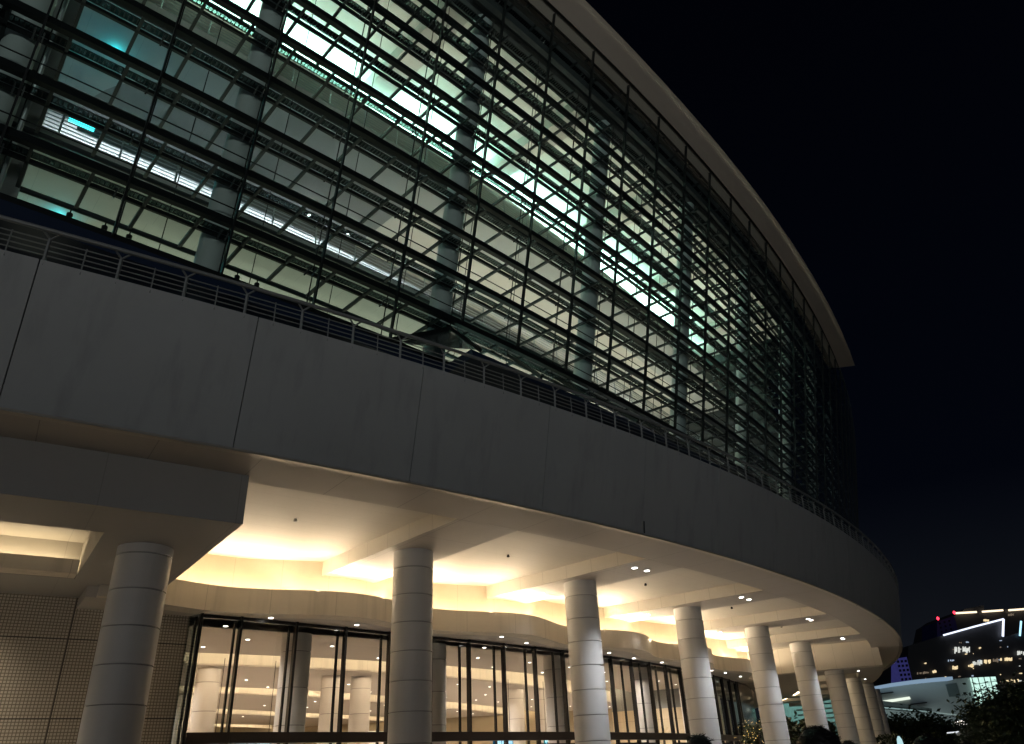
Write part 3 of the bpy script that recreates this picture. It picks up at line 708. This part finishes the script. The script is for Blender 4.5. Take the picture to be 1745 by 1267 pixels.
pA(slab([(1626, 1229), (1646, 1227), (1648, 1234), (1629, 1236)], YA - 6, .4), 'floodlight', emit('flood_lens', (1, .95, .85), 1.6))
l = D.lights.new('annex_flood', 'AREA'); l.size = 12; l.size_y = 3; l.shape = 'RECTANGLE'; l.energy = 420; l.color = (.80, 1, .97)
o = D.objects.new('annex_flood', l); COL.objects.link(o); o.location = at(1570, 1260, YA - 14); o.rotation_euler = (Vector(at(1570, 1185, YA)) - o.location).to_track_quat('-Z', 'Y').to_euler()

def tower(name, label, pts, Y, depth, mat, windows, litprob, loc=None, wmat=None):
    T = thing(name, label, 'building', at(pts[0][0], 1290, Y))
    slab(pts, Y, depth).build('wall', mat, T)
    return T
lit = [emit('lit_room_warm', (1.0, .78, .45), .5, .5), emit('lit_room_white', (.9, .92, .85), .4, .5), emit('lit_room_cool', (.6, .75, .95), .3, .5), emit('lit_room_dim', (.8, .62, .45), .1, .4)]
dark_t = pbr('tower_cladding', (.055, .055, .06), .5, var=.2, nscale=.05); dkglass = pbr('tower_dark_glass', (.015, .018, .022), .15, var=.2, nscale=.1)
T1 = tower('hotel_tower', 'dark hotel tower with warm rooftop light lines and lit rooms', [(1540, 1300), (1548, 1100), (1600, 1084), (1612, 1082), (1711, 1056), (1713, 1085), (1800, 1060), (1800, 1300)], 330, 40, dark_t, None, 0)
T2 = tower('rear_tower', 'distant dark tower with a stepped roof and warm light strips along its top', [(1597, 1200), (1625, 1050), (1632, 1046), (1645, 1037), (1676, 1031), (1678, 1041), (1800, 1030), (1800, 1200)], 380, 40, dark_t, None, 0)
T3 = tower('violet_tower', 'narrow block washed in dim violet light with red beacons', [(1595, 1300), (1597, 1059), (1626, 1049), (1634, 1080), (1650, 1300)], 360, 15, pbr('violet_wash_cladding', (.02, .03, .16), .6, var=.3, nscale=.1), None, 0)  # violet light wash is put into the cladding colour
def strip(T, name, pts, Y, w, mat):
    mb = MB()
    for p, q in zip(pts[:-1], pts[1:]): mb.bar(at(*p, Y), at(*q, Y), w)
    return mb.build(name, mat, T)
sw, wl = emit('rooftop_light_warm', (1.0, .80, .55), .9), emit('edge_light_white', (.75, .82, 1.0), .9)
for seg in ([(1629, 1044.5), (1664, 1042.5)], [(1674, 1042), (1709, 1039.5)], [(1719, 1039.5), (1760, 1036.5)]): strip(T2, 'roof_light_strip', seg, 378.5, .75, sw)
strip(T1, 'edge_light', [(1608, 1082), (1660, 1067.5), (1710, 1054.5), (1709, 1084)], 328.8, .6, wl)
strip(T1, 'edge_light', [(1740, 1058), (1738, 1083)], 328.8, .5, emit('edge_light_blue', (.4, .75, 1.0), .9))
for (x, y) in ((1599, 1055), (1627, 1045)): 
    MB().lathe(at(x, y + 1.2, 355), [(.2, 0), (.55, .4), (.55, 1.0), (.2, 1.4)], 10).build('beacon', emit('beacon_red', (1, .03, .06), 2), T3)
def lit_win(T, Y, x, y, w, h, mat, slope=-.05):
    """one lit room window: a few bright pieces between curtains and furniture"""
    mb = MB(); u = 0
    while u < w:
        d = random.uniform(.8, 2.6); d = min(d, w - u)
        if random.random() < .8:
            t0 = random.uniform(0, .35) * h; t1 = random.uniform(0, .3) * h; xa = x - w / 2 + u; ya = y + slope * (u - w / 2)
            slab([(xa, ya + h / 2 - t0), (xa + d * .9, ya + h / 2 - t0), (xa + d * .9, ya - h / 2 + t1), (xa, ya - h / 2 + t1)], Y, .3, mb)
        u += d
    if mb.v: return mb.build('lit_window', mat, T)
def lit_rows(T, Y, x0, x1, y0, y1, nx, ny, pr, slope=-.05):
    for j in range(ny):
        for i in range(nx):
            x = x0 + (x1 - x0) * (i + .5) / nx + random.uniform(-.6, .6); y = y0 + (y1 - y0) * (j + .5) / ny + slope * (x - x0)
            if random.random() > pr: continue
            lit_win(T, Y, x, y, random.uniform(2, 5.5), random.uniform(1.6, 3.4), random.choice(lit), slope)
lit_rows(T1, 328.9, 1560, 1745, 1112, 1200, 16, 7, .22)
lit_rows(T1, 328.9, 1620, 1745, 1090, 1112, 11, 2, .3)
for (x, y, w, h, mi) in [(1640, 1107, 26, 12, 1), (1662, 1130, 11, 8, 1), (1671, 1129, 10, 9, 1), (1683, 1127, 11, 8, 0), (1697, 1125, 9, 8, 3), (1715, 1123, 20, 6, 0), (1655, 1134, 9, 7, 0), (1726, 1160, 22, 6, 0), (1724, 1172, 18, 6, 1), (1628, 1137, 9, 7, 0), (1592, 1144, 8, 6, 0), (1578, 1146, 10, 5, 3), (1566, 1147, 9, 4, 3), (1681, 1057, 9, 5, 0), (1723, 1047, 9, 5, 3), (1622, 1125, 12, 4, 2), (1740, 1112, 12, 8, 1)]:
    lit_win(T1, 328.6, x, y, w, h, lit[mi])
bl = thing('violet_block', 'small blue-violet lit block with dark square windows beside the canopy end', 'building', at(1540, 1250, 200))
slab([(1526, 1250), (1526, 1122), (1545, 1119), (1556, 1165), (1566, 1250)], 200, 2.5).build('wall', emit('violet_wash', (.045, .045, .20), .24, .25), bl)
for r_ in range(5):
    for c_ in range(3):
        x = 1602 + c_ * 8 + r_ * 1.6; y = 1062 + r_ * 7 - c_ * 2.2
        slab([(x - 1.4, y + 1.8), (x + 1.4, y + 1.4), (x + 1.1, y - 1.8), (x - 1.7, y - 1.6)], 359.7, .3).build('window', dkglass, T3)
for r_ in range(6):
    for c_ in range(3):
        x = 1531 + c_ * 6.5 + r_ * 1.8; y = 1127 + r_ * 7.6 - c_ * .5
        slab([(x - 1.6, y + 2), (x + 1.6, y + 1.9), (x + 1.2, y - 2.1), (x - 2, y - 2)], 199.6, .3).build('window', dkglass, bl)

# car-park entrance pavilion seen between the columns: blue sign, teal glazing
YP = 95
PV = thing('parking_pavilion', 'small teal glazed pavilion under a navy parking sign seen between columns', 'building', at(1360, 1290, YP))
slab([(1352, 1193), (1420, 1189), (1432, 1280), (1366, 1280)], YP, 10).build('glazing', emit('pavilion_glow', (.22, .48, .42), .25, .4), PV)
mb_ = MB()
for k in range(6): mb_.bar(at(1352 + 2.6 * k, 1193 + 8.5 * k, YP - .3), at(1424 + 2.2 * k, 1189.5 + 8 * k, YP - .3), .16)
mb_.build('frame', pbr('pavilion_frame', (.3, .45, .42), .5), PV)
slab([(1346, 1182), (1400, 1179), (1400, 1177.5), (1346, 1180.5)], YP - 1, 4).build('canopy_edge', emit('canopy_edge_lamp', (.7, .72, .68), .5), PV)
sgn = slab([(1349, 1184), (1400, 1181), (1401, 1189), (1350, 1192)], YP - .9, .3).build('sign_panel', emit('parking_sign_face', (.015, .015, .10), 1.0), PV)
sc_ = (at(1400, 1181, YP) - at(1349, 1184, YP)).length
tp = at(1350.2, 1191.2, YP - 1.0); te = at(1372, 1189.9, YP - 1.0)
tx = text_mesh('lettering', 'P', .62, emit('parking_letters', (.75, .75, .85), .9), PV, (0, 0, 0), (pi / 2, 0, 0))
tx.location = tp - PV.location
b_ = MB()
for k in range(3):
    q = tp + Vector((.62 + k * .55, 0, .04)); b_.box(q.x, q.x + .38, q.y, q.y + .02, q.z, q.z + .12); b_.box(q.x + .05, q.x + .3, q.y, q.y + .02, q.z + .18, q.z + .28); b_.box(q.x + .15, q.x + .24, q.y, q.y + .02, q.z + .02, q.z + .42)
b_.build('lettering', emit('parking_letters_b', (.75, .75, .85), .8), PV)

# trees
def leaf_mat(name, c):
    m_, t, out = new_mat(name); b = N(t, 'ShaderNodeBsdfPrincipled'); oi = N(t, 'ShaderNodeNewGeometry')
    n = noise(t, 1.3, 3, .6, oi.outputs['Position']); cc = mixc(t, n, tuple(x * .5 for x in c), tuple(min(1, x * 1.6) for x in c))
    t.links.new(cc, b.inputs['Base Color']); b.inputs['Roughness'].default_value = .6; t.links.new(b.outputs[0], out.inputs[0]); return m_
M['leaf'] = leaf_mat('leaf_green', (.030, .045, .018)); M['bark'] = pbr('bark', (.10, .07, .05), .8, var=.3, nscale=4)
def tree(name, label, cat, base, h, rx, n, leaf=.22, group=None, trunk_h=None, seed=1, lights=0):
    R_ = random.Random(seed); t = thing(name, label, cat, base, group); th = trunk_h if trunk_h is not None else h * .35
    b = Vector(base); tk = MB()
    tk.tube([b, b + Vector((.05, 0, th * .6)), b + Vector((0, .05, th)), b + Vector((.1, 0, h * .75))], [h * .035, h * .03, h * .025, h * .008], 8)
    limbs = []
    for k in range(8):
        a = R_.uniform(0, 2 * pi); s = b + Vector((0, 0, th * R_.uniform(.8, 1.3))); e_ = b + Vector((cos(a) * rx * .7, sin(a) * rx * .7, th + (h - th) * R_.uniform(.3, .9)))
        tk.tube([s, (s + e_) / 2 + Vector((0, 0, .15)), e_], [h * .018, h * .012, .012], 5); limbs.append(e_)
    tk.build('trunk', M['bark'], t)
    cr_ = MB(); cl = []
    for k in range(34):
        a = R_.uniform(0, 2 * pi); u = R_.uniform(-1, 1); rr = R_.uniform(.35, 1) ** .6
        cl.append((b + Vector((cos(a) * math.sqrt(1 - u * u) * rx * rr, sin(a) * math.sqrt(1 - u * u) * rx * rr, th + (h - th) * (.5 + .5 * u * rr))), rx * R_.uniform(.16, .34)))
    for k in range(n):
        c, r = cl[R_.randrange(len(cl))]; p = c + Vector((R_.gauss(0, r * .55), R_.gauss(0, r * .55), R_.gauss(0, r * .5)))
        d1 = Vector((R_.uniform(-1, 1), R_.uniform(-1, 1), R_.uniform(-.6, .6))).normalized(); d2 = d1.cross(Vector((R_.uniform(-1, 1), R_.uniform(-1, 1), 1))).normalized()
        s = leaf * R_.uniform(.6, 1.3); cr_.v.extend([tuple(p - d1 * s), tuple(p + d2 * s * .45), tuple(p + d1 * s), tuple(p - d2 * s * .45)]); q = len(cr_.v); cr_.f.append((q - 4, q - 3, q - 2, q - 1))
    me = D.meshes.new('crown'); me.from_pydata(cr_.v, [], cr_.f); me.materials.append(M['leaf']); o = D.objects.new('crown', me); COL.objects.link(o); o.parent = t; o.matrix_parent_inverse = parent_inv(t)
    if lights:
        lb = MB()
        for k in range(lights):
            c, r = cl[R_.randrange(len(cl))]; p = c + Vector((R_.gauss(0, r), R_.gauss(0, r), R_.gauss(0, r))); s = .014
            lb.add([p + Vector((s, 0, 0)), p + Vector((-s, 0, 0)), p + Vector((0, s, 0)), p + Vector((0, -s, 0)), p + Vector((0, 0, s)), p + Vector((0, 0, -s))], [(0, 2, 4), (2, 1, 4), (1, 3, 4), (3, 0, 4), (2, 0, 5), (1, 2, 5), (3, 1, 5), (0, 3, 5)])
        lb.build('glint_points', emit('glint_point', (1, .66, .22), 2), t)
    return t
p = at(1738, 1270, 34); tree('plaza_tree', 'large dark leafy tree filling the lower right corner of the plaza', 'tree', (p.x, 34, 0), 3.55, 2.1, 16000, .11, 'trees round the plaza', 1.0, 3)
p = at(1692, 1270, 38); tree('plaza_tree', 'low dark shrubby tree in front of the annex floodlight', 'tree', (p.x, 38, 0), 2.35, 1.3, 8000, .10, 'trees round the plaza', .7, 5)
for k, (x, Y, h, rx, lb) in enumerate([(1350, 78, 4.8, 2.6, 'dark tree between the columns below the parking sign'), (1395, 84, 4.6, 2.5, 'dark tree between the fifth column and the grouped far columns'),
                                   (1520, 90, 5.0, 3.6, 'dark tree just right of the last columns'), (1560, 96, 5.2, 3.6, 'dark tree below the annex porch roof'), (1605, 92, 4.8, 3.4, 'dark tree left of the annex floodlight'), (1495, 86, 3.4, 2.8, 'short dark tree close behind the last column')]):
    p = at(x, 1270, Y); tree('street_tree', lb, 'tree', (p.x, Y, 0), h, rx, 3000, .26, 'trees beyond the canopy', h * .3, 20 + k)
p = P(C1, 82.2, 66.6, 0); 
p = at(1291, 1260, 44.5); tree('glint_tree', 'small stand-in tree with golden points for reflected glints behind the fourth full column', 'tree', (p.x, 44.5, 0), 3.7, 1.0, 1500, .10, None, .9, 44, 170)  # tree added to stand in for golden glints that read as a reflection
# clipped hedge across the plaza
hd = MB(); R_ = random.Random(9)
p0, p1 = at(1480, 1268, 62), at(1745, 1250, 62)
for k in range(9000):
    x = R_.uniform(p0.x, p1.x + 12); z = R_.uniform(0, 1) ** .6 * (2.6 + .25 * sin(x * 1.7)); y = 62 + R_.uniform(0, 1.6)
    d1 = Vector((R_.uniform(-1, 1), R_.uniform(-1, 1), R_.uniform(-.6, .6))).normalized(); d2 = d1.cross(Vector((0, .3, 1))).normalized(); q = Vector((x, y, z)); s = .16
    hd.v.extend([tuple(q - d1 * s), tuple(q + d2 * s * .5), tuple(q + d1 * s), tuple(q - d2 * s * .5)]); n_ = len(hd.v); hd.f.append((n_ - 4, n_ - 3, n_ - 2, n_ - 1))
me = D.meshes.new('hedge'); me.from_pydata(hd.v, [], hd.f); me.materials.append(M['leaf']); o = D.objects.new('hedge', me); COL.objects.link(o); tag(o, 'long dark hedge running across behind the plaza at the lower right', 'hedge')
# plaza lamps
def lamp(x, y, Y, lab, bent):
    top = at(x, y, Y); t = thing('plaza_lamp', lab, 'street lamp', (top.x, Y, 0), 'pale plaza lamps')
    if bent:
        MB().tube([(top.x + .55, Y, 0), (top.x + .5, Y, top.z - .7), (top.x + .35, Y, top.z - .15), (top.x + .15, Y, top.z)], .12, 10).build('post', M['lamp_post'], t, smooth=True)
        MB().bar((top.x - .35, Y, top.z), (top.x + .25, Y, top.z + .03), .22, .06).build('lamp_head', emit('lamp_head_glow', (.8, .85, .9), .5), t)
    else:
        MB().lathe((top.x, Y, 0), [(.28, 0), (.26, top.z * .5), (.14, top.z * .93), (.05, top.z)], 12).build('lamp_shade', emit('lamp_shade_glow', (.55, .85, .9), .45), t)
        MB().lathe((top.x, Y, 0), [(.33, 0), (.33, .08), (.29, .1)], 12).build('base', M['frame'], t)
M['lamp_post'] = pbr('lamp_post_paint', (.6, .6, .62), .4)
lamp(1531, 1254, 50, 'pale glowing tapered bollard lamp left of the bent lamp post', False)
lamp(1626, 1248, 46, 'pale lamp post with a bent arm in front of the hedge', True)

# ================================================================== PEOPLE (heads just reach into the picture)
skin = pbr('skin', (.36, .22, .16), .5, var=.05); cloth_cols = [(.02, .022, .03), (.03, .03, .035), (.10, .09, .08), (.02, .03, .05), (.25, .05, .05)]
def hair_mat():
    m_, t, out = new_mat('black_hair'); b = N(t, 'ShaderNodeBsdfPrincipled'); g = N(t, 'ShaderNodeNewGeometry')
    n = noise(t, 60, 2, .5, g.outputs['Position'], (1, 1, .15)); t.links.new(mixc(t, n, (.004, .004, .004), (.02, .016, .014)), b.inputs['Base Color'])
    b.inputs['Roughness'].default_value = .45; t.links.new(b.outputs[0], out.inputs[0]); return m_
M['hair'] = hair_mat()
def skinned(name, pts, edges, mat, root=0, sub=2):
    me = D.meshes.new(name); me.from_pydata([p[:3] for p in pts], edges, []); o = D.objects.new(name, me); COL.objects.link(o)
    sk_ = o.modifiers.new('skin', 'SKIN'); sk_.use_smooth_shade = True
    for v, p in zip(me.skin_vertices[0].data, pts): v.radius = (p[3], p[4] if len(p) > 4 else p[3])
    me.skin_vertices[0].data[root].use_root = True
    ss = o.modifiers.new('sub', 'SUBSURF'); ss.levels = sub; ss.render_levels = sub
    bpy.context.view_layer.update(); dg = bpy.context.evaluated_depsgraph_get()
    nm = D.meshes.new_from_object(o.evaluated_get(dg)); D.objects.remove(o)
    nm.materials.clear(); nm.materials.append(mat)
    for p in nm.polygons: p.use_smooth = True
    q = D.objects.new(name, nm); COL.objects.link(q); return q
def person(px, py, Y, height, label, face_deg, cloth, hair_scale=1.0, bun=False, seed=0):
    top = at(px, py, Y); t = thing('person', label, 'person', (top.x, Y, 0), 'people in front of the entrance'); s = height / 1.72
    # joints: x right, y forward(-y faces away), z up
    pts = [(0, 0, .95, .14, .11), (0, .01, 1.12, .12, .095), (0, 0, 1.30, .155, .11), (0, 0, 1.42, .12, .08), (0, .005, 1.49, .055, .055), (0, .01, 1.555, .062, .068), (0, .015, 1.63, .074, .09), (0, .01, 1.68, .055, .07),
           (.17, 0, 1.40, .055), (.22, .02, 1.12, .042), (.23, .09, .88, .032), (.235, .12, .80, .035), (-.17, 0, 1.40, .055), (-.22, .02, 1.12, .042), (-.23, .09, .88, .032), (-.235, .12, .80, .035),
           (.09, 0, .88, .088), (.10, .01, .50, .06), (.10, -.02, .10, .042), (.11, .10, .045, .038), (-.09, 0, .88, .088), (-.10, .04, .50, .06), (-.10, 0, .10, .042), (-.11, .12, .045, .038)]
    ed = [(0, 1), (1, 2), (2, 3), (3, 4), (4, 5), (5, 6), (6, 7), (3, 8), (8, 9), (9, 10), (10, 11), (3, 12), (12, 13), (13, 14), (14, 15), (0, 16), (16, 17), (17, 18), (18, 19), (0, 20), (20, 21), (21, 22), (22, 23)]
    for sx in (1, -1):                                     # fingers
        base = 11 if sx > 0 else 15
        for j, (dy, L) in enumerate(((-.03, .070), (-.01, .080), (.012, .075), (.032, .060))):
            n0 = len(pts); pts.append((sx * .238, .12 + dy, .755, .0095)); pts.append((sx * .236, .125 + dy, .755 - L * .5, .0088)); pts.append((sx * .228, .132 + dy, .755 - L, .0075)); ed += [(base, n0), (n0, n0 + 1), (n0 + 1, n0 + 2)]
        n0 = len(pts); pts.append((sx * .215, .155, .775, .011)); pts.append((sx * .205, .17, .74, .009)); ed += [(base, n0), (n0, n0 + 1)]
    body = skinned('body', pts, ed, skin); body.parent = t; body.scale = (s, s, s)
    def kid(o): o.parent = t; o.scale = (s, s, s); return o
    kid(skinned('jacket', [(0, 0, .92, .165, .135), (0, .005, 1.12, .155, .125), (0, 0, 1.30, .185, .135), (0, 0, 1.41, .14, .10), (0, 0, 1.455, .075, .075), (.175, 0, 1.39, .07), (.225, .02, 1.12, .058), (.235, .08, .90, .048), (-.175, 0, 1.39, .07), (-.225, .02, 1.12, .058), (-.235, .08, .90, .048)],
                [(0, 1), (1, 2), (2, 3), (3, 4), (3, 5), (5, 6), (6, 7), (3, 8), (8, 9), (9, 10)], pbr('jacket_cloth', cloth, .8, var=.2, nscale=8)))
    kid(skinned('trousers', [(0, 0, .94, .15, .12), (.09, 0, .86, .105), (.10, .01, .50, .078), (.10, -.02, .12, .062), (-.09, 0, .86, .105), (-.10, .04, .50, .078), (-.10, 0, .12, .062)], [(0, 1), (1, 2), (2, 3), (0, 4), (4, 5), (5, 6)], pbr('trouser_cloth', (.02, .02, .025), .85)))
    # hair cap: noisy shell over skull
    R_ = random.Random(seed); mb = MB(); nu, nv = 28, 16; hw, hd_, hh = .088 * hair_scale, .108 * hair_scale, .115 * hair_scale; cz = 1.63
    vs = []; fs = []
    for j in range(nv + 1):
        ph = pi * .66 * j / nv
        for i in range(nu):
            th = 2 * pi * i / nu; cut = 1.0 - (.32 if sin(th) > .45 else 0) * (j / nv)
            ph2 = ph * cut; k_ = 1 + R_.uniform(-.012, .02)
            vs.append((hw * sin(ph2) * cos(th) * k_, hd_ * sin(ph2) * sin(th) * k_ - .008, cz + hh * cos(ph2) * k_))
    for j in range(nv):
        for i in range(nu): fs.append((j * nu + i, j * nu + (i + 1) % nu, (j + 1) * nu + (i + 1) % nu, (j + 1) * nu + i))
    mb.add(vs, fs)
    for k in range(260):                                   # loose strands break the outline
        th = R_.uniform(0, 2 * pi); ph = R_.uniform(0, 1.5); d = Vector((sin(ph) * cos(th), sin(ph) * sin(th), cos(ph)))
        p_ = Vector((hw * d.x, hd_ * d.y - .008, cz + hh * d.z)); q_ = p_ + Vector((R_.uniform(-.035, .035), R_.uniform(-.035, .035), R_.uniform(-.012, .006))) + d * R_.uniform(.001, .007)
        mb.bar(p_ - d * .004, q_, .0022)
    if bun: mb.lathe((0, -.10, 1.66), [(.01, -.03), (.035, -.015), (.04, .01), (.02, .035)], 12)
    kid(mb.build('hair', M['hair']))
    # face details
    f = MB(); f.lathe((0, .098, 1.598), [(.004, -.016), (.014, -.01), (.008, .012), (.004, .026)], 8); kid(f.build('nose', skin, smooth=True))
    for sx in (1, -1):
        e_ = MB(); e_.lathe((sx * .032, .088, 1.612), [(.002, -.012), (.011, -.006), (.011, .006), (.002, .012)], 10); kid(e_.build('eye', M['bright'], smooth=True))
        e_ = MB(); e_.lathe((sx * .080, .0, 1.592), [(.004, -.03), (.012, -.015), (.015, .012), (.006, .03)], 8); kid(e_.build('ear', skin, smooth=True))
    mth = MB(); mth.box(-.022, .022, .093, .099, 1.560, 1.566); kid(mth.build('mouth', pbr('lips', (.30, .10, .09), .5)))
    t.rotation_euler = (0, 0, radians(face_deg)); return t
def person_at(px, py, Y, label, face, cloth, hs=1.0, bun=False, seed=0):
    top = at(px, py, Y); hgt = (top.z) * 1.72 / (1.63 + .115 * hs); return person(px, py, Y, hgt, label, face, cloth, hs, bun, seed)
person_at(1189, 1253, 4.6, 'person with round dark hair in front of the fourth column', -10, cloth_cols[0], 1.05, seed=1)
person_at(1386, 1238, 4.2, 'person with the tallest tousled black hair before the grouped columns', 20, cloth_cols[1], 1.28, seed=2)
person_at(1444, 1262, 8.5, 'person with small dark head farther off beside the far columns', 0, cloth_cols[2], 1.0, seed=3)
person_at(1575, 1252, 5.0, 'person in the dark with faint black hair before the hedge', -15, cloth_cols[3], 1.25, seed=4)
person_at(1645, 1262, 13, 'distant person in a dark red jacket beside the bent lamp post', 10, cloth_cols[4], 1.0, seed=5)
